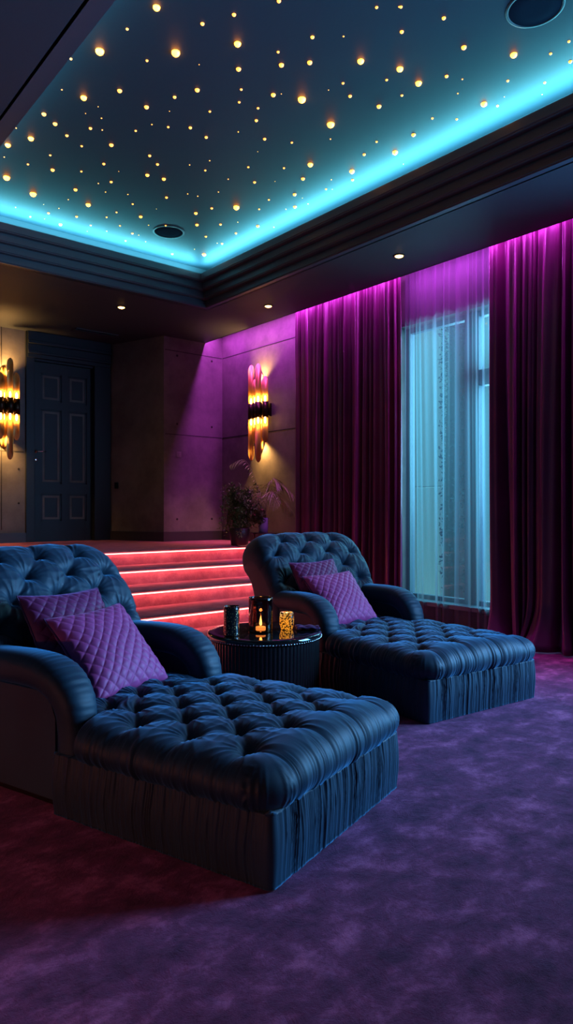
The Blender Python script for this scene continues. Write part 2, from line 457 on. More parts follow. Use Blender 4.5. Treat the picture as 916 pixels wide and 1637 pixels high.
for k, (z0, z1, p) in enumerate(((3.74,3.80,.03),(3.80,3.84,.055),(3.84,3.95,.035),(3.95,4.0,.07),(4.0,4.14,.045))):
    box(bm, 3.68, 5.04, YD-p-.02, YD+.05, z0, z1, bev=.006)
structure('trim_door_cornice', bm, M['door'])
tag(build('light_switch', box(B(5.66, 5.75, 9.546, 9.56, 2.24, 2.33, bev=.004), 5.685, 5.725, 9.538, 9.548, 2.26, 2.31, bev=.002), M['switch']),
    'small square light switch on the purple lit concrete wall', 'switch')
o = build('wall_socket', B(-.04, .04, -.012, 0, -.05, .05, bev=.003), M['black_flute'])
o.location = (5.095, 10.50, 1.80); o.rotation_euler = (0, 0, math.atan2(1.09, -.38)+PI)
tag(o, 'small black wall box on the dark return wall beside the door', 'socket')
# slot diffuser
v = thing('slot_vent', (4.53, 10.02, HS), 0, 'narrow dark slot vent in the soffit in front of the door', 'vent')
build('vent_frame', box(box(box(box(bmesh.new(), -.34,.34,-.05,-.035,-.012,0), -.34,.34,.035,.05,-.012,0), -.34,-.325,-.035,.035,-.012,0), .325,.34,-.035,.035,-.012,0), M['trim'], v)
build('vent_blade', box(B(-.325,.325,-.02,-.012,-.010,0), -.325,.325,.012,.02,-.010,0), M['black_flute'], v)

# ------------------------------------------------------------------ window
GX = WX+.18
wn = thing('window_1', (GX, 0, 0)); wn['kind'] = 'structure'
bm = bmesh.new()
f = .06
box(bm, -.04,.04, WY1-f, WY1, WZ0, WZ1); box(bm, -.04,.04, WY0, WY0+f, WZ0, WZ1)
box(bm, -.04,.04, WY0, WY1, WZ0, WZ0+f); box(bm, -.04,.04, WY0, WY1, WZ1-f, WZ1)
box(bm, -.06,.05, 4.61, 4.80, WZ0, WZ1); box(bm, -.05,.045, WY0, 4.61, 2.81, 2.99)
o = build('window_frame', bm, M['white_frame'], wn)
for (a, b_, c, d_) in ((4.80, WY1-f, WZ0+f, WZ1-f), (WY0+f, 4.61, WZ0+f, 2.81), (WY0+f, 4.61, 2.99, WZ1-f)):
    build('pane', B(-.006,.006, a, b_, c, d_), M['pane'], wn)
structure('trim_window_sill', B(WX-.06, WX+.14, WY0, WY1, WZ0-.04, WZ0+.01, bev=.006), M['white_frame'])
w2 = thing('window_added', (GX, 0, 0)); w2['kind'] = 'structure'  # added window, out of view, as the opening for the blue light
bm = bmesh.new()
for y_ in (VY0, (VY0+VY1)/2-.03, VY1-.06): box(bm, -.04, .04, y_, y_+.06, WZ0, WZ1)
box(bm, -.04, .04, VY0, VY1, WZ0, WZ0+f); box(bm, -.04, .04, VY0, VY1, WZ1-f, WZ1)
build('window_frame', bm, M['white_frame'], w2)
for y_ in (VY0+.06, (VY0+VY1)/2+.03): build('pane', B(-.006, .006, y_, y_+1.66, WZ0+f, WZ1-f), M['pane'], w2)
# what stands outside the window
tag(build('neighbour_wall', box(box(box(box(bmesh.new(), 8.6, 9.0, 6.62, 8.2, -1, 1.75), 8.6, 9.0, 6.62, 8.2, 1.77, 7.0), 8.6, 9.0, 6.38, 6.48, -1, 7), 8.6, 9.0, 3.0, 5.95, -1, 7), M['outside_wall']), 'pale neighbouring wall panels seen through the window behind the sheer', 'wall')
bm = bmesh.new()
tube(bm, [(8.1, 5.98, -1), (8.13, 6.02, 1.5), (8.1, 5.95, 3.2), (8.2, 6.0, 4.6)], .17, 12, .7)
tree = thing('garden_tree', (8.1, 5.98, 0), 0, 'dark tree outside between the pale neighbouring wall panels', 'tree')
o = build('trunk', bm, M['bark'], tree); o.location = (-8.1, -5.98, 0)
bm = bmesh.new()
for i in range(5200):
    z = random.uniform(.2, 5.2); a = random.uniform(0, 2*PI); r = random.uniform(.0, .25)
    c = Vector((.8*r*math.cos(a), r*math.sin(a), z)); s = random.uniform(.02, .045)
    q = Matrix.Rotation(random.uniform(0, PI), 3, Vector((random.random(), random.random(), random.random()+.1)).normalized())
    vs = [bm.verts.new(c + q @ Vector(p)*s) for p in ((-1,0,0),(0,-.5,0),(1,0,.1),(0,.5,0))]
    bm.faces.new(vs)
build('foliage', bm, M['tree'], tree)

# ------------------------------------------------------------------ curtains
def curtain(name, y0, y1, x, amp, wl, m, zt=HS+.14, z0=.005, puddle=0, seed=0, ncols=10, edge=None, thick=.004):
    r = np.random.default_rng(seed)
    n_ = int((y0-y1)/.0085); nz = 70
    s = np.linspace(0, 1, n_); Y0 = y0 + (y1-y0)*s
    L_ = abs(y1-y0)
    ph = r.uniform(0, 6, 6)
    warp = s*L_ + .045*np.sin(2*PI*s*L_/.47+ph[0]) + .03*np.sin(2*PI*s*L_/.83+ph[1])
    zz = np.linspace(zt, z0, nz)
    P = np.zeros((n_, nz, 3))
    for j, z in enumerate(zz):
        t = (zt-z)/(zt-z0)
        w1 = warp + .035*t*np.sin(2*PI*warp/.9+ph[2]) + .012*np.sin(3*t+ph[3])
        f1 = np.sin(2*PI*w1/wl)
        f1 = 1-2*np.abs(np.sin(PI*w1/wl+.4*np.sin(2*PI*w1/(wl*2.7))))**.8
        f2 = np.sin(2*PI*w1/(wl*.43)+ph[4])
        mod = .72+.28*np.sin(2*PI*warp/.61+ph[5])
        a = amp*(.75+.5*t)
        xx = x + a*mod*f1 + amp*.28*f2*(1-.6*t)
        yy = Y0 + .014*np.cos(2*PI*w1/wl)*(.3+t)
        if puddle:
            b_ = max(0, (0.55-z)/.55)
            xx = xx - puddle*b_**2.2*(.7+.4*np.sin(2*PI*warp/.55+1))
            yy = yy - puddle*.5*b_**2*np.sin(2*PI*warp/.7)
        if edge is not None: yy = yy + edge(t)*(1-s)**4
        P[:, j, 0] = xx; P[:, j, 1] = yy; P[:, j, 2] = z
    me = grid_mesh(name, P)
    o = link(name, me, m)
    so = o.modifiers.new('thickness', 'SOLIDIFY'); so.thickness = thick
    return o
o = curtain('velvet_curtain', 7.40, 5.48, 6.375, .078, .135, M['curtain'], seed=3, z0=.0)
tag(o, 'tall burgundy velvet curtain left of the window, behind the far lounge chair', 'curtain', 'velvet curtains')
o = curtain('velvet_curtain', 4.235, 2.1, 6.375, .080, .150, M['curtain'], seed=11, puddle=.16, z0=.012)
tag(o, 'tall burgundy velvet curtain right of the window, its hem pooling on the carpet', 'curtain', 'velvet curtains')
o = curtain('sheer_curtain', 5.54, 4.17, 6.505, .030, .19, M['sheer'], seed=5, z0=.02, thick=.001)
o.modifiers.clear()
tag(o, 'translucent teal sheer curtain hanging across the window', 'curtain')
o = build('curtain_track', B(6.31, 6.50, 2.0, 7.5, HS+.20, HS+.245), M['trim'])
tag(o, 'dark curtain track recessed above the velvet curtains', 'curtain track')

# ------------------------------------------------------------------ tufting
def seg_dist(px, py, a, b):
    ax, ay = a; bx, by = b; dx, dy = bx-ax, by-ay; L2 = dx*dx+dy*dy
    t = np.clip(((px-ax)*dx+(py-ay)*dy)/L2, 0, 1)
    return np.hypot(px-ax-t*dx, py-ay-t*dy), t
def tuft(px, py, btns, diag, edges, sc_=1.0):
    crease = np.zeros_like(px); dmin = np.full_like(px, 9.)
    for a, b in diag:
        d_, t = seg_dist(px, py, a, b); w_ = .45+.55*np.abs(2*t-1)**1.5
        crease = np.maximum(crease, w_*np.exp(-(d_/.020)**1.2)); dmin = np.minimum(dmin, d_)
    for a, b in edges:
        d_, t = seg_dist(px, py, a, b); w_ = (1-t)**.8*.9
        crease = np.maximum(crease, w_*np.exp(-(d_/.018)**1.2)); dmin = np.minimum(dmin, d_+.10*t)
    rmin = np.full_like(px, 9.); pleat = np.zeros_like(px)
    for k, (bx, by) in enumerate(btns):
        r = np.hypot(px-bx, py-by); th = np.arctan2(py-by, px-bx)
        rmin = np.minimum(rmin, r)
        pleat += (1-2*np.abs(np.sin(8*th+k*1.7+.9*np.sin(3*th+k)))**.8)*np.exp(-r/.095)*(1-np.exp(-(r/.035)**2))*(.7+.3*np.sin(5*th+2*k))
    puff = 1-np.exp(-(dmin/.075)**1.1)
    bt = np.exp(-(rmin/.040)**1.5)
    return sc_*(.019*puff - .010*crease - .045*bt + .0075*pleat)
def diamond(x0s, rows, sp, odd_first=False):
    """rows: list of y; x0s: positions of first row; returns buttons, diagonal segments"""
    btn = []; R = []
    for j, y in enumerate(rows):
        xs_ = x0s[j % 2]; R.append([(x, y) for x in xs_]); btn += R[-1]
    diag = []
    for r0, r1 in zip(R, R[1:]):
        for p in r0:
            for q in r1:
                if abs(abs(p[0]-q[0])-sp/2) < .01: diag.append((p, q))
    return btn, diag, R
def ripple(s, wl=.034):
    q = np.sin(2*PI*s/wl + 3.4*np.sin(2*PI*s/.19+.5) + 2.3*np.sin(2*PI*s/.47) + 1.5*np.sin(2*PI*s/.083))
    return (1-2*np.abs(q)**.7) * (.55+.45*np.sin(2*PI*s/.31+2)*np.sin(2*PI*s/.137)) + .4*np.sin(2*PI*s/.077+2*np.sin(2*PI*s/.23))

CW = 1.16
def seat_cushion():
    # plan: y from 0 (front) to -1.80 (back); rounded box shell
    Ro, Rz, zc = .150, .100, .347
    hx, y0, y1 = CW/2+.028-Ro, .022-Ro, -1.80
    arc = .24
    na, nb = 250, 340
    a = np.linspace(-hx-arc, hx+arc, na)[:, None]*np.ones((1, nb))
    b = np.linspace(y0+arc, y1-arc*.5, nb)[None, :]*np.ones((na, 1))
    cx = np.clip(a, -hx, hx); cy = np.clip(b, y1, y0)
    dx, dy = a-cx, b-cy
    mxn = np.maximum(np.abs(dx), np.abs(dy)); nn = np.hypot(dx, dy)+1e-9
    ux, uy = dx/nn, dy/nn
    phi = mxn/arc*math.radians(154)
    ro = Ro*np.where(nn > 1e-6, 1, 1)
    X = cx + ux*ro*np.sin(phi)*1.0; Y = cy + uy*ro*np.sin(phi)
    crown = .026*np.cos(np.clip(cx/hx, -1, 1)*PI/2)**.7
    Z = zc + Rz*np.cos(phi) + crown*(phi < 1e9)*np.clip(np.cos(phi), 0, 1)
    P = np.stack([X, Y, Z], -1)
    N = grid_normals(P)
    N = np.where((N[na//2, nb//2, 2] < 0), -N, N)
    sp = .285
    rows = [-.215-.152*j for j in range(10)]
    btn, diag, R = diamond(([-1.5*sp, -.5*sp, .5*sp, 1.5*sp], [-sp, 0, sp]), rows, sp)
    edges = []
    for (x, y) in R[0]: edges.append(((x, y), (x, y0+arc)))
    for j, r in enumerate(R):
        if j % 2 == 0:
            edges.append((r[0], (-hx-arc, r[0][1]))); edges.append((r[-1], (hx+arc, r[-1][1])))
    q = tuft(a, b, btn, diag, edges)
    th = np.arctan2(uy, ux)
    s_ = np.where(nn > 1e-6, Ro*th + (-cx*np.sin(th)+cy*np.cos(th)), 0)
    side = sstep(phi, .25, 1.2)
    q = q*(1-.55*sstep(phi, .6, 2.0)) + side*.0062*ripple(s_, .048)
    P = P + N*q[..., None]
    wf = 1-(1-.70)*sstep(-P[..., 1], 1.02, 1.12)
    P[..., 0] *= wf
    return P, [(x, y) for (x, y) in btn], Rz+zc
def button_mesh():
    bm = bmesh.new(); bmesh.ops.create_uvsphere(bm, u_segments=14, v_segments=8, radius=.014)
    for v in bm.verts: v.co.z *= .5
    me = bpy.data.meshes.new('button'); bm.to_mesh(me); bm.free()
    me.materials.append(M['velvet_button']); me.polygons.foreach_set('use_smooth', [True]*len(me.polygons))
    return me
def skirt():
    n_ = 1500; hx, hy = CW/2-.004, .61; r = .03; cyy = -.612
    # rounded rectangle perimeter, from y=-.02 to -1.22
    pts = []; per = []
    segs = [((hx-r, -hy+0), 0)]
    t = np.linspace(0, 1, n_, endpoint=False)
    Ls = [2*(hy-r), PI/2*r, 2*(hx-r), PI/2*r]*2; T = sum(Ls)
    s = t*T; X = np.zeros(n_); Y = np.zeros(n_); NX = np.zeros(n_); NY = np.zeros(n_)
    cum = 0; corners = [(hx-r, hy-r), (-hx+r, hy-r), (-hx+r, -hy+r), (hx-r, -hy+r)]
    ang = 0
    for k in range(4):
        L1, L2 = Ls[2*k], Ls[2*k+1]; c = corners[k]
        nx, ny = math.cos(ang), math.sin(ang); tx, ty = -ny, nx
        m_ = (s >= cum) & (s < cum+L1); u = s[m_]-cum
        X[m_] = c[0]+nx*r+tx*(u-L1); Y[m_] = c[1]+ny*r+ty*(u-L1); NX[m_] = nx; NY[m_] = ny; cum += L1
        m_ = (s >= cum) & (s < cum+L2+1e-9); u = (s[m_]-cum)/r+ang
        X[m_] = c[0]+np.cos(u)*r; Y[m_] = c[1]+np.sin(u)*r; NX[m_] = np.cos(u); NY[m_] = np.sin(u); cum += L2
        ang += PI/2
    zz = np.concatenate([[.004], np.linspace(.005, .275, 26), [.285, .285]])
    P = np.zeros((len(zz), n_, 3))
    corner = np.ones(n_)
    for c in ((hx, hy), (-hx, hy), (hx, -hy), (-hx, -hy)):
        corner *= 1-np.exp(-(np.hypot(X-c[0], Y-c[1])/.07)**2)
    for i, z in enumerate(zz):
        t_ = (z-.02)/.26
        bul = .010*math.sin(PI*min(1, max(0, t_)))
        rp_ = ripple(s+.006*math.sin(5*t_), .066)*.0058*(.55+.45*t_) + ripple(s*1.0+3.1+.01*t_, .041)*.0022
        o_ = bul + rp_*corner
        if i == 0: o_ = o_-.02
        if i == len(zz)-1: o_ = o_-.3
        P[i, :, 0] = X+NX*o_; P[i, :, 1] = Y+NY*o_+cyy; P[i, :, 2] = z
    return P
def catmull(pts, n_, closed=True):
    pts = np.array(pts, float); K = len(pts); out_ = []
    for i in range(K if closed else K-1):
        p0, p1, p2, p3 = (pts[(i-1) % K], pts[i], pts[(i+1) % K], pts[(i+2) % K]) if closed else \
                         (pts[max(i-1,0)], pts[i], pts[i+1], pts[min(i+2,K-1)])
        for t in np.linspace(0, 1, n_, endpoint=False):
            out_.append(.5*((2*p1)+(-p0+p2)*t+(2*p0-5*p1+4*p2-p3)*t*t+(-p0+3*p1-3*p2+p3)*t**3))
    if not closed: out_.append(pts[-1])
    return np.array(out_)
def resample(C, n_, closed=True):
    D = np.vstack([C, C[:1]]) if closed else C
    s = np.concatenate([[0], np.cumsum(np.linalg.norm(np.diff(D, axis=0), axis=1))])
    t = np.linspace(0, s[-1], n_, endpoint=not closed)
    return np.stack([np.interp(t, s, D[:, k]) for k in range(D.shape[1])], -1), t
BACKPROF = [(-1.66,.34),(-1.70,.52),(-1.77,.72),(-1.87,.92),(-1.99,1.08),(-2.13,1.165),(-2.27,1.14),(-2.36,1.04),(-2.34,.92),(-2.25,.80),(-2.17,.62),(-2.12,.36),(-2.10,.07),(-1.95,.04),(-1.76,.06)]
def backrest():
    C, t = resample(catmull(BACKPROF, 24), 420)
    i0 = np.argmin(np.hypot(C[:,0]+1.66, C[:,1]-.34)); C = np.roll(C, -i0, 0)
    nt = len(C)
    T = np.roll(C,-1,0)-np.roll(C,1,0); T /= np.linalg.norm(T, axis=1, keepdims=True)
    Nn = np.stack([-T[:,1], T[:,0]], -1)           # check sign below
    cen = C.mean(0)
    if ((C-cen)*Nn).sum() < 0: Nn = -Nn
    hw, r = .575, .085
    us = np.concatenate([np.linspace(-1, 1, 230)])
    arcx = hw-r+r*PI/2
    a = us*arcx
    P = np.zeros((len(us), nt, 3)); 
    for i, ai in enumerate(a):
        core = max(-(hw-r), min(hw-r, ai)); e = abs(ai-core)/r
        x = core + math.copysign(r*math.sin(e), ai) if e > 0 else ai
        ins = r*(1-math.cos(e))
        Q = C - Nn*ins
        k = max(0, (abs(x)-.33)/(hw-.33)); drop = .17*(1-math.sqrt(max(0, 1-k*k*.96))) + .015*(x/hw)**2
        z = Q[:,1]; f_ = sstep(z, .62, 1.1)
        P[i,:,0] = x*(1+.03*f_)
        P[i,:,1] = Q[:,0] + drop*f_*.25
        P[i,:,2] = z - drop*f_
    N = grid_normals(P, True)
    j0 = nt//6
    if N[len(us)//2, j0, 1] < 0: N = -N
    s = t[None,:]*np.ones((len(us),1)); A = a[:,None]*np.ones((1,nt))
    sp = .285
    rows = [.16+.152*j for j in range(6)]
    btn, diag, R = diamond(([-1.5*sp, -.5*sp, .5*sp, 1.5*sp], [-sp, 0, sp]), rows, sp)
    edges = []
    for (x, y) in R[-1]: edges.append(((x, y), (x, y+.38)))
    for j, r_ in enumerate(R):
        if j % 2 == 0:
            edges.append((r_[0], (-.70, r_[0][1]))); edges.append((r_[-1], (.70, r_[-1][1])))
    q = tuft(A, s, btn, diag, edges, 1.15)
    fade = (1-sstep(s, 1.20, 1.36))*(1-.5*sstep(np.abs(A), hw-r+.02, hw-r+.11))*sstep(s, -.01, .05)
    P = P + N*(q*fade)[..., None]
    bpos = []
    for (x, y) in btn:
        i = np.argmin(np.abs(a-x)); j = np.argmin(np.abs(t-y)); bpos.append((P[i,j], N[i,j]))
    return P, bpos, C
def sweep_arm():
    path = [(-1.92,.615),(-1.7,.62),(-1.5,.625),(-1.35,.615),(-1.25,.575),(-1.185,.50),(-1.165,.40),(-1.16,.28),(-1.16,.03)]
    C = catmull(path, 12, False); C, t = resample(C, 150, False)
    T = np.gradient(C, axis=0); T /= np.linalg.norm(T, axis=1, keepdims=True)
    Nn = np.stack([-T[:,1], T[:,0]], -1)
    if Nn[10,1] < 0: Nn = -Nn
    n_ = 44; P = np.zeros((150, n_, 3))
    for k in range(n_):
        th = 2*PI*k/n_; c, s_ = math.cos(th), math.sin(th)
        ex = .108*math.copysign(abs(c)**.75, c); en = math.copysign(abs(s_)**.85, s_)
        for i in range(150):
            hN = .085; wv = 1.0 - .22*sstep(t[i], .60, .95)
            bend = math.exp(-((t[i]-.72)/.16)**2)
            rp_ = .0022*bend*(math.sin(2*PI*t[i]/.031+2*c+2*math.sin(9*t[i]))+.5*math.sin(2*PI*t[i]/.047+3*c))*max(0, s_+.3)
            P[i,k,0] = ex*wv; 
            P[i,k,1] = C[i,0] + Nn[i,0]*(hN*en+rp_); P[i,k,2] = C[i,1] + Nn[i,1]*(hN*en+rp_)
    return P
_cache = {}
def chaise(loc, rz, label, first=True):
    t = thing('chaise_lounge', loc, rz, label, 'lounge chair', 'tufted navy velvet lounge chairs')
    if not _cache:
        P, btn, zt = seat_cushion()
        _cache['seat'] = grid_mesh('seat_cushion', P, flip=False); _cache['seat'].materials.append(M['velvet'])
        _cache['skirt'] = grid_mesh('skirt', skirt(), wrap_v=True); _cache['skirt'].materials.append(M['velvet'])
        PB, bp, C = backrest()
        _cache['back'] = grid_mesh('backrest', PB, wrap_v=True, caps=True); _cache['back'].materials.append(M['velvet'])
        _cache['bp'] = bp
        _cache['btn'] = button_mesh(); 
        # seat button spots: lowest point of the cushion near each
        flat = P.reshape(-1, 3); bb = []
        for (x, y) in btn:
            if y < -1.62: continue
            wf = 1-.30*float(sstep(np.array(-y), 1.02, 1.12))
            dd = np.hypot(flat[:,0]-x*wf, flat[:,1]-y) + np.where(flat[:,2] < .33, 9, 0)
            i = np.argmin(dd); bb.append(flat[i])
        _cache['sb'] = bb
        PA = sweep_arm(); me = grid_mesh('arm_roll', PA, wrap_v=True, caps=True); me.materials.append(M['velvet']); _cache['arm'] = me
        bm = bmesh.new()
        pr = [(-2.0,.05),(-1.2,.05),(-1.2,.44),(-1.24,.52),(-1.32,.565),(-2.0,.57)]
        for sx in (-.075,): pass
        a_ = [bm.verts.new((-.075, y, z)) for y, z in pr]; b_ = [bm.verts.new((.075, y, z)) for y, z in pr]
        bm.faces.new(a_); bm.faces.new(b_[::-1])
        for i in range(len(pr)):
            j = (i+1) % len(pr); bm.faces.new((a_[i], a_[j], b_[j], b_[i]))
        bmesh.ops.recalc_face_normals(bm, faces=bm.faces[:])
        bmesh.ops.bevel(bm, geom=bm.edges[:], offset=.014, segments=3, affect='EDGES')
        me = bpy.data.meshes.new('arm_panel'); bm.to_mesh(me); bm.free(); me.materials.append(M['velvet']); _cache['panel'] = me
        bm = box(bmesh.new(), -.5, .5, -2.0, -.06, .0, .03); box(bm, -.50,.50,-2.0,-1.15,.03,.27)
        me = bpy.data.meshes.new('frame'); bm.to_mesh(me); bm.free(); me.materials.append(M['black_flute']); _cache['frame'] = me
    link('seat_cushion', _cache['seat'], None, t); link('skirt', _cache['skirt'], None, t)
    b = link('backrest', _cache['back'], None, t); link('frame', _cache['frame'], None, t)
    for p, n_ in _cache['bp']:
        o = link('button', _cache['btn'], None, t); o.location = Vector(p)
        o.rotation_euler = Vector(n_).to_track_quat('Z', 'Y').to_euler()
    for p in _cache['sb']:
        o = link('button', _cache['btn'], None, t); o.location = Vector(p)+Vector((0,0,.001))
    for sx in (-1, 1):
        o = link('arm_roll', _cache['arm'], None, t); o.location = (sx*(CW/2-.105), 0, 0)
        o = link('arm_panel', _cache['panel'], None, t); o.location = (sx*(CW/2-.095), 0, 0)
    return t
def cushion_mesh(seed):
    n_ = 170; u = np.linspace(-1, 1, n_)[:, None]*np.ones((1, n_)); v = u.T.copy()
    S = .25
    shape = lambda u, v: (S*u*(1-.075*np.cos(v*PI/2)), S*v*(1-.075*np.cos(u*PI/2)))
    X, Y = shape(u, v)
    T = .085*np.clip((1-u**4)*(1-v**4), 0, 1)**.55*(.75+.25*np.cos(u*PI/2)*np.cos(v*PI/2))
    k = 26.
    wu = u + .02*np.sin(7*v+seed); wv = v + .02*np.sin(6*u+seed*2)
    q1 = np.abs(np.sin(k/2*(wu+wv)*.9)); q2 = np.abs(np.sin(k/2*(wu-wv)*.9))
    q = (q1*q2)**.42*.0085*np.clip((1-np.maximum(abs(u), abs(v)))*12, 0, 1)
    F = np.stack([X, Y, T+q], -1); Bk = np.stack([X, Y, -T*.8-q], -1)
    me = grid_mesh('cover', F); me2 = grid_mesh('cover', Bk, flip=True)
    bm = bmesh.new(); bm.from_mesh(me); bm.from_mesh(me2); bmesh.ops.remove_doubles(bm, verts=bm.verts[:], dist=1e-5)
    out_ = bpy.data.meshes.new('cushion_cover'); bm.to_mesh(out_); bm.free()
    out_.polygons.foreach_set('use_smooth', [True]*len(out_.polygons))
    e = np.linspace(-1, 1, 40)
    ring = [shape(np.array(x), np.array(-1.)) for x in e] + [shape(np.array(1.), np.array(y)) for y in e[1:]] + \
           [shape(np.array(x), np.array(1.)) for x in e[::-1][1:]] + [shape(np.array(-1.), np.array(y)) for y in e[::-1][1:]]
    bm = tube(bmesh.new(), [(float(a), float(b), 0) for a, b in ring], .0045, 6)
    pm = bpy.data.meshes.new('piping'); bm.to_mesh(pm); bm.free()
    return out_, pm
def throw_cushion(root_loc, root_rz, x, y, z, lean, roll, m, label, scale=1.0, yaw=0):
    cov, pip = cushion_mesh(random.random()*5)
    t = bpy.data.objects.new('throw_cushion', None); COL.objects.link(t); t.empty_display_size = .1
    base_m = Matrix.Translation(root_loc) @ Matrix.Rotation(root_rz, 4, 'Z')
    loc = base_m @ Vector((x, y, z))
    # cushion normal (local z) points to the front of the chaise (+y), leaning back
    R_ = Matrix.Rotation(root_rz+yaw, 4, 'Z') @ Matrix.Rotation(PI, 4, 'Z') @ Matrix.Rotation(PI/2-lean, 4, 'X') @ Matrix.Rotation(roll, 4, 'Z')
    t.location = loc; t.rotation_euler = R_.to_euler(); t.scale = (scale,)*3
    tag(t, label, 'cushion', 'quilted throw cushions')
    link('cushion_cover', cov, m, t); link('piping', pip, M['piping'], t)
    return t

fl1 = (2.504, -.052); fr1 = (3.476, .569)
fl2 = (4.464, .909);  fr2 = (5.133, 1.867)
def mid(a, b): return W((a[0]+b[0])/2, (a[1]+b[1])/2)
az1 = math.atan2(fr1[1]-fl1[1], fr1[0]-fl1[0]) + PI/2 + YAW
az2 = math.atan2(fr2[1]-fl2[1], fr2[0]-fl2[0]) + PI/2 + YAW
L1, R1 = mid(fl1, fr1), -az1
L2, R2 = mid(fl2, fr2), -az2
chaise(L1, R1, 'large navy velvet tufted lounge chair in the foreground at left')
chaise(L2, R2, 'navy velvet tufted lounge chair farther back, beside the window curtains')
throw_cushion(L1, R1, .03, -1.43, .635, math.radians(42), math.radians(3), M['violet_cushion'], 'bright violet quilted cushion leaning in front of the plum one on the foreground lounge chair', 1.10)
throw_cushion(L1, R1, .09, -1.63, .70, math.radians(30), math.radians(-1), M['plum_cushion'], 'dark plum quilted cushion against the backrest of the foreground lounge chair', 1.10)
throw_cushion(L2, R2, .13, -1.43, .64, math.radians(42), math.radians(3), M['violet_cushion'], 'bright violet quilted cushion in front on the far lounge chair', 1.08)
throw_cushion(L2, R2, .19, -1.63, .73, math.radians(30), math.radians(2), M['plum_cushion'], 'purple quilted cushion half hidden behind another on the far lounge chair')

# ------------------------------------------------------------------ side table
TH = .516
tl_ = W(5.05, -.162)
t = thing('side_table', tl_, 0, 'round black fluted side table between the two lounge chairs', 'table')
def rib(a, z): return 1 + .012*abs(math.sin(a*42))
build('fluted_body', lathe(bmesh.new(), [(.396,.0),(.396,.012),(.398,TH-.05),(.392,TH-.045)], 84*6, rib=lambda a, z: 1+.014*(abs(math.sin(a*42))**.7)), M['black_flute'], t, False)
build('table_top', lathe(bmesh.new(), [(.40,TH-.046),(.414,TH-.040),(.418,TH-.030),(.416,TH-.006),(.405,TH-.001),(.36,TH)], 128), M['black_gloss'], t, True)
bm = bmesh.new()
for i in range(120):
    a = 2*PI*i/120; c = (.417*math.cos(a), .417*math.sin(a), TH-.034)
    bmesh.ops.create_icosphere(bm, subdivisions=1, radius=.006, matrix=Matrix.Translation(c))
o = build('rim_beading', bm, M['chrome'], t, True); o['label'] = 'row of tiny metallic beads under the rim'
# tumbler
def vessel(name, prof_o, th, m, t, seg=48):
    (r1, z1), (r2, z2) = prof_o[1], prof_o[2]
    prof_o = list(prof_o[:2]) + [(r1+(r2-r1)*f, z1+(z2-z1)*f) for f in (.02, .06, .5, .94, .98)] + list(prof_o[2:])
    prof = list(prof_o) + [(r-th, z) for r, z in reversed(prof_o[1:])] + [(prof_o[0][0]*.5, prof_o[1][1]+.004)]
    return build(name, lathe(bmesh.new(), prof, seg), m, t, True)
p = W(4.83, -.386, TH)
t = thing('candle_holder', p, 0, 'unlit dark glass candle holder with gold flecks, left on the side table', 'candle holder')
vessel('holder_glass', [(.045,0),(.055,.004),(.056,.19),(.054,.205)], .004, M['fleck'], t)
build('rim', lathe(bmesh.new(), [(.052,.203),(.056,.203),(.056,.209),(.052,.209)], 40, ring=True), M['black_gloss'], t, True)
p = W(4.99, -.187, TH)
t = thing('hurricane_lamp', p, 0, 'tall smoked glass cylinder around a lit tealight, middle of the side table', 'candle holder')
vessel('glass_cylinder', [(.080,0),(.087,.004),(.088,.235),(.087,.245)], .004, M['smoke_glass'], t)
build('glass_base', lathe(bmesh.new(), [(.080,.001),(.082,.010),(.08,.012)], 40), M['black_gloss'], t, True)
build('rim', lathe(bmesh.new(), [(.083,.243),(.089,.243),(.089,.250),(.083,.250)], 48, ring=True), M['black_gloss'], t, True)
def candle(p, r, hh, label, power, fl=1.0):
    t = thing('tealight_candle', p, 0, label, 'candle')
    o = build('wax', lathe(bmesh.new(), [(r*.96,0),(r,.002),(r,hh-.003),(r*.95,hh),(r*.3,hh-.002)], 32), M['wax'], t, True)
    build('wick', tube(bmesh.new(), [(0,0,hh-.003),(0.001,0,hh+.012)], .0012, 6), M['bark'], t)
    build('flame', lathe(bmesh.new(), [(.001,hh+.006),(.006*fl,hh+.012),(.0085*fl,hh+.022),(.006*fl,hh+.038*fl),(.0025*fl,hh+.055*fl),(.0006,hh+.068*fl)], 16), M['flame'], t, True)
    l = bpy.data.lights.new('candle_light', 'POINT'); l.energy = power; l.color = (1,.45,.12); l.shadow_soft_size = .012
    lo = bpy.data.objects.new('candle_light', l); COL.objects.link(lo); lo.parent = t; lo.location = (0,0,hh+.085*fl)
    return t
candle(p + Vector((0,0,.013)), .036, .024, 'lit tealight candle inside the tall smoked glass cylinder', 1.0, 1.15)
p = W(5.09, .002, TH)
t = thing('candle_holder', p, 0, 'glowing amber mosaic glass votive holder, right on the side table', 'candle holder')
vessel('mosaic_glass', [(.034,0),(.042,.004),(.052,.04),(.055,.075),(.050,.115),(.047,.128)], .003, M['mosaic'], t)
candle(p + Vector((0,0,.008)), .022, .020, 'lit candle inside the glowing amber mosaic votive holder', 7, .8)
# folded cloth
p = W(5.08, .155, TH+.002)
cl = np.zeros((30, 22, 3))
for i in range(30):
    for j in range(22):
        u, v_ = i/29-.5, j/21-.5
        cl[i,j] = (u*.17, v_*.11, .010+.006*math.sin(9*v_+3*u)+.004*math.sin(14*u))
me = grid_mesh('folded_cloth', cl); o = link('folded_cloth', me, M['piping']); o.location = p; o.rotation_euler = (0,0,-.55)
so = o.modifiers.new('thickness', 'SOLIDIFY'); so.thickness = .012; so.offset = 1
tag(o, 'dark purple folded cloth lying at the right edge of the side table', 'cloth')

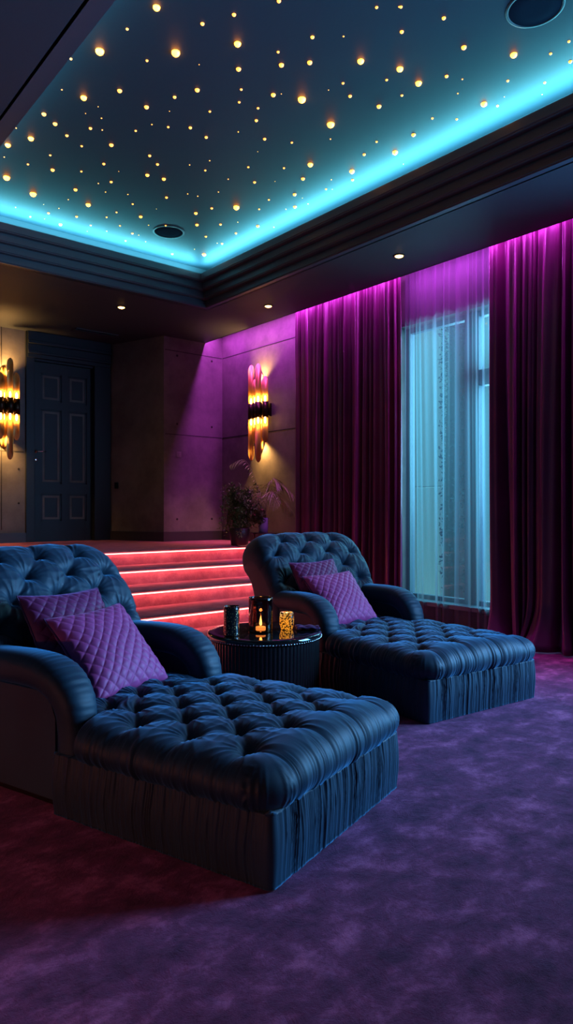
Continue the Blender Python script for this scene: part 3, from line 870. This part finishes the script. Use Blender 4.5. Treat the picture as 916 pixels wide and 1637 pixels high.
# ------------------------------------------------------------------ sconces
def half_tube(bm, r, z0, z1, cut_low, cut_high, thick=.004, open_ang=0, cut_amt=.16, seg=28):
    """tube whose ends are sliced at a slant"""
    n_ = seg; ang = [2*PI*k/n_ for k in range(n_)]
    def ring(rad, z, amt):
        return [bm.verts.new((rad*math.cos(a), rad*math.sin(a), z + amt*(.5+.5*math.cos(a-open_ang)))) for a in ang]
    o0 = ring(r, z0, cut_low); o1 = ring(r, z1, cut_high)
    i0 = ring(r-thick, z0, cut_low); i1 = ring(r-thick, z1, cut_high)
    for k in range(n_):
        j = (k+1) % n_
        bm.faces.new((o0[k], o0[j], o1[j], o1[k])); bm.faces.new((i0[k], i1[k], i1[j], i0[j]))
        bm.faces.new((o0[k], i0[k], i0[j], o0[j])); bm.faces.new((o1[k], o1[j], i1[j], i1[k]))
def shell(bm, r, z0, z1, cl, ch, face, width, thick=.003):
    """open half pipe: back shell, the missing part faces `face`; ends sliced at a slant"""
    n_ = 22; a0 = face + width/2; a1 = face + 2*PI - width/2
    ang = [a0+(a1-a0)*k/n_ for k in range(n_+1)]
    def ring(rad, z, amt): return [bm.verts.new((rad*math.cos(a), rad*math.sin(a), z+amt*(.5+.5*math.cos(a-face)))) for a in ang]
    o0 = ring(r, z0, cl); o1 = ring(r, z1, ch); i0 = ring(r-thick, z0, cl); i1 = ring(r-thick, z1, ch)
    for k in range(n_):
        bm.faces.new((o0[k], o0[k+1], o1[k+1], o1[k])); bm.faces.new((i0[k], i1[k], i1[k+1], i0[k+1]))
        bm.faces.new((o0[k], i0[k], i0[k+1], o0[k+1])); bm.faces.new((o1[k], o1[k+1], i1[k+1], i1[k]))
    for k in (0, n_): bm.faces.new((o0[k], o1[k], i1[k], i0[k]))
def sconce(loc, rz, label, cam_dir):
    """local: wall behind at y=0, room towards -y"""
    t = thing('wall_sconce', loc, rz, label, 'wall lamp', 'tubular brass wall lamps')
    build('wall_plate', B(-.20,.20,-.03,-.001,-.10,.10, bev=.006), M['bronze'], t)
    R = .046
    spec = [(-.19, -.10, .74, -.76), (-.07, -.115, .50, -.50), (.055, -.15, .72, -.80), (.165, -.10, .52, -.50), (-.01,-.055,.60,-.62)]
    for (x, y, zu, zd) in spec:
        face = cam_dir
        bm = bmesh.new(); shell(bm, R, .10, zu, 0, -.20, face, math.radians(150))
        bm.transform(Matrix.Translation((x, y, 0))); ou = build('upper_tube', bm, M['brass'], t, True)
        bm = bmesh.new(); shell(bm, R, zd, -.10, .20, 0, face, math.radians(150))
        bm.transform(Matrix.Translation((x, y, 0))); od = build('lower_tube', bm, M['brass'], t, True)
        bnd = lathe(bmesh.new(), [(R-.004,-.118),(R+.004,-.118),(R+.004,.118),(R-.004,.118)], 28, (x,y,0))
        build('collar', bnd, M['bronze'], t, True)
        for s_ in (1, -1):
            b_ = lathe(bmesh.new(), [(.010,.0),(.015,.02),(.016,.06),(.010,.085),(.002,.095)], 12)
            if s_ < 0: b_.transform(Matrix.Rotation(PI, 4, 'X'))
            b_.transform(Matrix.Translation((x, y, s_*.116)))
            build('bulb', b_, M['bulb'], ou if s_ > 0 else od, True)
    for s_ in (1, -1):
        l = bpy.data.lights.new('sconce_light', 'SPOT'); l.energy = 95; l.color = (1,.50,.14); l.shadow_soft_size = .04; l.spot_size = 2.2; l.spot_blend = .8
        lo = bpy.data.objects.new('sconce_light', l); COL.objects.link(lo); lo.parent = t; lo.location = (0.0, -.10, s_*.45)
        if s_ > 0: lo.rotation_euler = (PI, 0, 0)
    return t
# right sconce on the side wall: room side is -X
sconce((WX, 8.43, 2.93), -PI/2, 'glowing brass tube wall lamp on the concrete wall above the plants', math.radians(-42))
sconce((3.33, YD, 2.95), 0, 'glowing brass tube wall lamp left of the dark door, cut by the picture edge', math.radians(-108))

# ------------------------------------------------------------------ downlights
def downlight(D, L, label):
    p = W(D, L, HS); t = thing('downlight', p, 0, label, 'downlight', 'recessed ceiling downlights')
    build('trim_ring', lathe(bmesh.new(), [(.045,-.001),(.065,-.001),(.063,-.008),(.047,-.008)], 32, ring=True), M['bronze'], t, True)
    build('lens', lathe(bmesh.new(), [(.045,-.002),(.042,-.010),(.025,-.018),(.005,-.020)], 24), M['down_lens'], t, True)
    l = bpy.data.lights.new('downlight_beam', 'SPOT'); l.energy = 22; l.color = (1,.55,.2); l.spot_size = 2.0; l.spot_blend = .9; l.shadow_soft_size = .03
    lo = bpy.data.objects.new('downlight_beam', l); COL.objects.link(lo); lo.parent = t; lo.location = (0,0,-.03)
downlight(7.42, 1.214, 'warm recessed downlight nearest the window curtains')
downlight(9.245, -.244, 'warm recessed downlight in the soffit corner above the stairs, beside the curtain wall')
downlight(9.30, -2.232, 'warm recessed downlight in the soffit in front of the door')

# ------------------------------------------------------------------ ceiling speakers
for (x, y, lab) in ((4.11, 7.11, 'round dark ceiling speaker near the far corner of the star ceiling'), (4.11, 2.41, 'round flush ceiling speaker near the curtain side, top right of the star ceiling')):
    t = thing('ceiling_speaker', (x, y, HC), 0, lab, 'speaker', 'round ceiling speakers')
    build('trim_ring', lathe(bmesh.new(), [(.165,-.0005),(.185,-.0005),(.184,-.006),(.168,-.008)], 48, ring=True), M['cornice'], t, True)
    build('grille', lathe(bmesh.new(), [(.168,-.001),(.165,-.003),(.08,-.004),(.01,-.004)], 48), M['speaker'], t, True)

# ------------------------------------------------------------------ stars
ST_ = []
def add(off, s, txt):
    for e in txt.split(';'):
        x, y, c = [float(v) for v in e.split(',')]
        ST_.append((off[0]+x/s, off[1]+y/s, int(c)))
add((0,0), 3.983, "635,323,6;452,374,2;810,184,2;394,571,1;762,576,4;533,620,5;280,725,4;351,787,4;576,816,3;646,752,1;651,827,1;426,862,3;197,880,5;103,815,1;864,832,2;625,679,0;545,722,0")
add((230,0), 3.983, "81,45,5;373,150,3;574,92,3;860,5,3;203,333,6;20,385,2;352,411,0;597,277,5;603,438,4;620,569,2;607,650,2;727,688,2;716,766,3;855,330,2;876,412,4;824,602,4;875,598,0;340,571,4;196,617,3;17,680,4;420,709,2;163,708,0;51,792,1;155,808,2;296,812,3;397,873,3;601,839,1;769,884,3")
add((460,0), 3.983, "566,46,2;709,43,1;721,43,2;157,235,3;355,231,1;726,201,3;140,396,4;465,387,5;714,437,5;630,508,2;833,528,5;352,529,2;397,611,3;90,630,6;581,676,4;727,607,2;274,790,6;801,857,4;272,885,1;566,902,2;26,907,2;260,573,0")
add((690,0), 4.053, "79,116,3;209,305,4;532,353,5;890,268,2;771,347,2;97,493,3;899,398,3;494,523,2;733,535,2;199,513,1;170,605,1;339,672,5;427,685,2;5,766,2;163,772,2;716,612,0;471,627,0")
add((0,210), 3.983, "50,85,5;709,85,4;520,93,2;27,163,1;320,151,2;178,209,2;661,206,3;335,244,4;518,254,2;42,292,6;211,397,6;708,321,3;626,331,1;756,255,0;672,386,1;481,370,4;814,401,1;435,434,1;562,466,5;845,462,2;742,515,2;896,542,4;375,490,1;309,520,3;488,542,3;679,546,2;193,543,2;100,483,1;385,592,4;578,598,2;764,600,2;680,635,1;843,649,3;883,660,1;800,696,2;556,636,0;284,557,0;278,465,0")
add((230,210), 3.983, "37,154,3;87,209,3;22,277,4;127,302,4;144,420,3;291,213,1;419,186,1;391,248,2;725,129,0;665,227,2;892,233,2;705,323,3;537,304,1;279,398,1;343,412,1;475,386,1;589,482,6;432,489,3;331,520,4;338,594,4;488,592,3;598,578,1;734,495,2;796,435,2;905,495,1;726,602,4;586,648,3;828,610,1;395,669,3;30,597,1;139,599,2;181,780,3;383,783,5;498,714,3;467,711,1;322,750,1;11,702,1;835,318,0;80,494,0")
add((460,190), 3.983, "144,290,5;487,226,3;97,380,4;409,333,5;413,388,3;44,480,4;46,559,4;278,387,1;244,447,2;129,541,1;683,212,5;93,504,0;284,448,0;736,288,0")
rad = {0:.0035, 1:.0055, 2:.0095, 3:.013, 4:.018, 5:.023, 6:.030}
smesh = {}
for c, r in rad.items():
    bm = lathe(bmesh.new(), [(r,0),(r*.97,-r*.3),(r*.8,-r*.62),(r*.5,-r*.87),(r*.1,-r)], 16)
    bmesh.ops.recalc_face_normals(bm, faces=bm.faces[:])
    me = bpy.data.meshes.new('star'); bm.to_mesh(me); bm.free(); me.materials.append(M['star_hot'] if c >= 5 else M['star'])
    me.polygons.foreach_set('use_smooth', [True]*len(me.polygons)); smesh[c] = me
words = {0:'faintest pinprick', 1:'tiny amber', 2:'small amber', 3:'medium amber', 4:'bright amber', 5:'large bright amber', 6:'largest and brightest'}
ordn = 'first second third fourth fifth sixth seventh eighth ninth tenth eleventh twelfth thirteenth fourteenth fifteenth sixteenth seventeenth eighteenth'.split()
zones = {}
for (px, py, c) in ST_:
    D = (HC-CAMH)*FPX/(815-py); L = (px-458)/FPX*D
    p = W(D, L, HC)
    o = bpy.data.objects.new('star_light', smesh[c]); COL.objects.link(o); o.location = p
    o['group'] = 'star lights in the dark ceiling'; o['category'] = 'star light'
    zn = 'by the left cornice' if p.x < 2.5 else 'along the right cyan cove' if p.x > 4.25 else 'along the far cyan cove' if p.y > 6.6 else \
         'beyond mid ceiling' if p.y > 5.4 else 'in mid ceiling' if p.y > 3.9 else 'near the top picture edge'
    zones.setdefault((words[c], zn), []).append((px, o))
for (wd_, zn), lst in zones.items():
    lst.sort(key=lambda e: e[0])
    for i, (px, o) in enumerate(lst):
        pos = '' if len(lst) == 1 else ', leftmost of its size' if i == 0 else ', rightmost of its size' if i == len(lst)-1 else ', %s from left of its size' % ordn[i]
        o['label'] = '%s star light %s%s' % (wd_, zn, pos)

# ------------------------------------------------------------------ plants
def leaf(bm, c, d, up, ln, wd_, bend=.2):
    d = d.normalized(); s = d.cross(up)
    if s.length < 1e-3: s = d.cross(Vector((1,0,0)))
    s.normalize(); n_ = s.cross(d)
    pts = [(0,0,0),(.3,.5,.05),(.65,.42,.0),(1,0,-bend),(.65,-.42,0),(.3,-.5,.05)]
    vs = [bm.verts.new(c + d*(a*ln) + s*(b*wd_) + n_*(e*ln)) for a, b, e in pts]
    bm.faces.new((vs[0], vs[1], vs[2], vs[3])); bm.faces.new((vs[0], vs[3], vs[4], vs[5]))
bc = W(9.62, -.655, PF)
bt = thing('bushy_plant', bc, 0, 'bushy small leaved dark green plant at the right end of the landing', 'plant')
build('pot', lathe(bmesh.new(), [(.10,0),(.12,.01),(.15,.24),(.14,.25),(.12,.22)], 28), M['pot'], bt, True)
bm = bmesh.new(); bs = bmesh.new()
for i in range(46):
    a = random.uniform(0, 2*PI); r = random.uniform(.1, .27); top = random.uniform(.35, .84)
    droop = random.random() < .35
    pts = [Vector((0,0,.2)), Vector((r*.4*math.cos(a), r*.4*math.sin(a), top*.7)), Vector((r*math.cos(a), r*math.sin(a), top))]
    if droop: pts.append(Vector((min(.3,r*1.2)*math.cos(a), min(.3,r*1.2)*math.sin(a), top*.35+.0)))
    cc = catmull([list(p) for p in pts], 7, False); cc = [Vector(c) for c in cc]
    tube(bs, cc[::2] if len(cc[::2]) > 1 else cc, .0025, 4)
    for c in cc[4:]:
        for k in range(6):
            dd = Vector((random.uniform(-1,1), random.uniform(-1,1), random.uniform(-.7,.8)))
            leaf(bm, c + dd*.03, dd, Vector((0,0,1)), random.uniform(.03,.055), random.uniform(.018,.03))
build('foliage', bm, M['leaf'], bt); build('stems', bs, M['bark'], bt)
# vase with palm and flowers, on a low stand
vc = W(9.75, -.33, PF)
s_t = thing('plant_stand', vc, 0, 'low copper legged stand carrying the vase behind the far lounge chair', 'stand')
build('stand_top', lathe(bmesh.new(), [(.15,.155),(.16,.157),(.16,.175),(.15,.177)], 32), M['pot'], s_t, True)
for k in range(4):
    a = PI/4+k*PI/2; build('leg', tube(bmesh.new(), [(.15*math.cos(a), .15*math.sin(a), 0), (.12*math.cos(a), .12*math.sin(a), .156)], .010, 8), M['copper'], s_t, True)
vz = vc + Vector((0,0,.178))
tag(build('vase', lathe(bmesh.new(), [(.058,0),(.066,.006),(.070,.08),(.066,.20),(.058,.21),(.055,.20),(.058,.05),(.02,.02)], 36), M['blue_vase'], None, True),
    'pale blue grey vase on the low stand, holding palm fronds and flowers', 'vase').location = vz
fa = thing('flower_arrangement', vz+Vector((0,0,.07)), 0, 'palm fronds with pink flowers standing in the pale vase', 'plant')
def frond(az, reach, height, tip_drop, n_lf=15, lf=.26, seed=0):
    r_ = random.Random(seed)
    bm = bmesh.new(); d = Vector((math.cos(az), math.sin(az), 0))
    c = catmull([[0,0,0],[d.x*reach*.18, d.y*reach*.18, height*.6],[d.x*reach*.55, d.y*reach*.55, height],[d.x*reach, d.y*reach, height-tip_drop]], 16, False)
    c = [Vector(p) for p in c]; tube(bm, c[::3]+[c[-1]] if (len(c)-1) % 3 else c[::3], .005, 6, .3)
    m_ = len(c)
    for i in range(n_lf):
        t = .40+.60*i/(n_lf-1); k = min(m_-2, int(t*(m_-1))); p = c[k]; tan = (c[k+1]-c[k]).normalized()
        side = tan.cross(Vector((0,0,1))).normalized(); ln = lf*math.sin(PI*(.25+.7*(t-.4)/.6))**.6
        for s_ in (1, -1):
            dir_ = (tan*.55 + side*s_*.8 + Vector((0,0,-.25+r_.uniform(-.15,.1)))).normalized()
            a_, b_ = p, None; prev = None; nrm = side.cross(tan)
            wv = .0042
            rows_ = []
            for q in range(5):
                f_ = q/4; pt = p + dir_*ln*f_ + Vector((0,0,-.45*ln*f_*f_))
                ww = wv*math.sin(PI*min(1, .12+.88*(1-f_)))**.7 if q < 4 else .0006
                wd2 = dir_.cross(Vector((0,0,1))).normalized()*ww
                rows_.append((bm.verts.new(pt-wd2), bm.verts.new(pt+wd2+Vector((0,0,.002)))))
            for (u0,u1),(v0,v1) in zip(rows_, rows_[1:]): bm.faces.new((u0,u1,v1,v0))
    return bm
az_right = math.atan2(-ST, CT)     # direction towards picture right
for i, (da, re, he, dr, lf) in enumerate([(0.0,.42,.62,.14,.26),(1.1,.34,.66,.12,.22),(-.8,.36,.52,.16,.26),(PI,.46,.95,.06,.17),(-1.7,.30,.50,.12,.22),(.4,.46,.42,.20,.22),(-.3,.26,.70,.10,.24)]):
    build('palm_frond', frond(az_right+da, re, he, dr, lf=lf, seed=i), M['palm'], fa)
bm = bmesh.new(); bst = bmesh.new(); bl = bmesh.new()
for i in range(34):
    a = random.uniform(0, 2*PI); r = random.uniform(.02,.2); z = random.uniform(.14,.44)
    c = Vector((r*math.cos(a) - .10*CT, r*math.sin(a) + .10*ST, z))
    tube(bst, [(0,0,0), tuple(c*.55), tuple(c)], .002, 4)
    if i < 24:
        for k in range(9):
            dd = Vector((random.uniform(-1,1), random.uniform(-1,1), random.uniform(-.3,1))).normalized()
            leaf(bm, c+dd*.006, dd, Vector((0,0,1)), .020, .014, .1)
    for k in range(10):
        dd = Vector((random.uniform(-1,1), random.uniform(-1,1), random.uniform(-.8,.6))).normalized()
        leaf(bl, c*random.uniform(.4,1)+dd*.02, dd, Vector((0,0,1)), .06, .022)
o = build('blossoms', bm, M['pink'], fa); o['label'] = 'clusters of small pink blossoms'
build('stems', bst, M['leaf'], fa); build('foliage', bl, M['leaf'], fa)
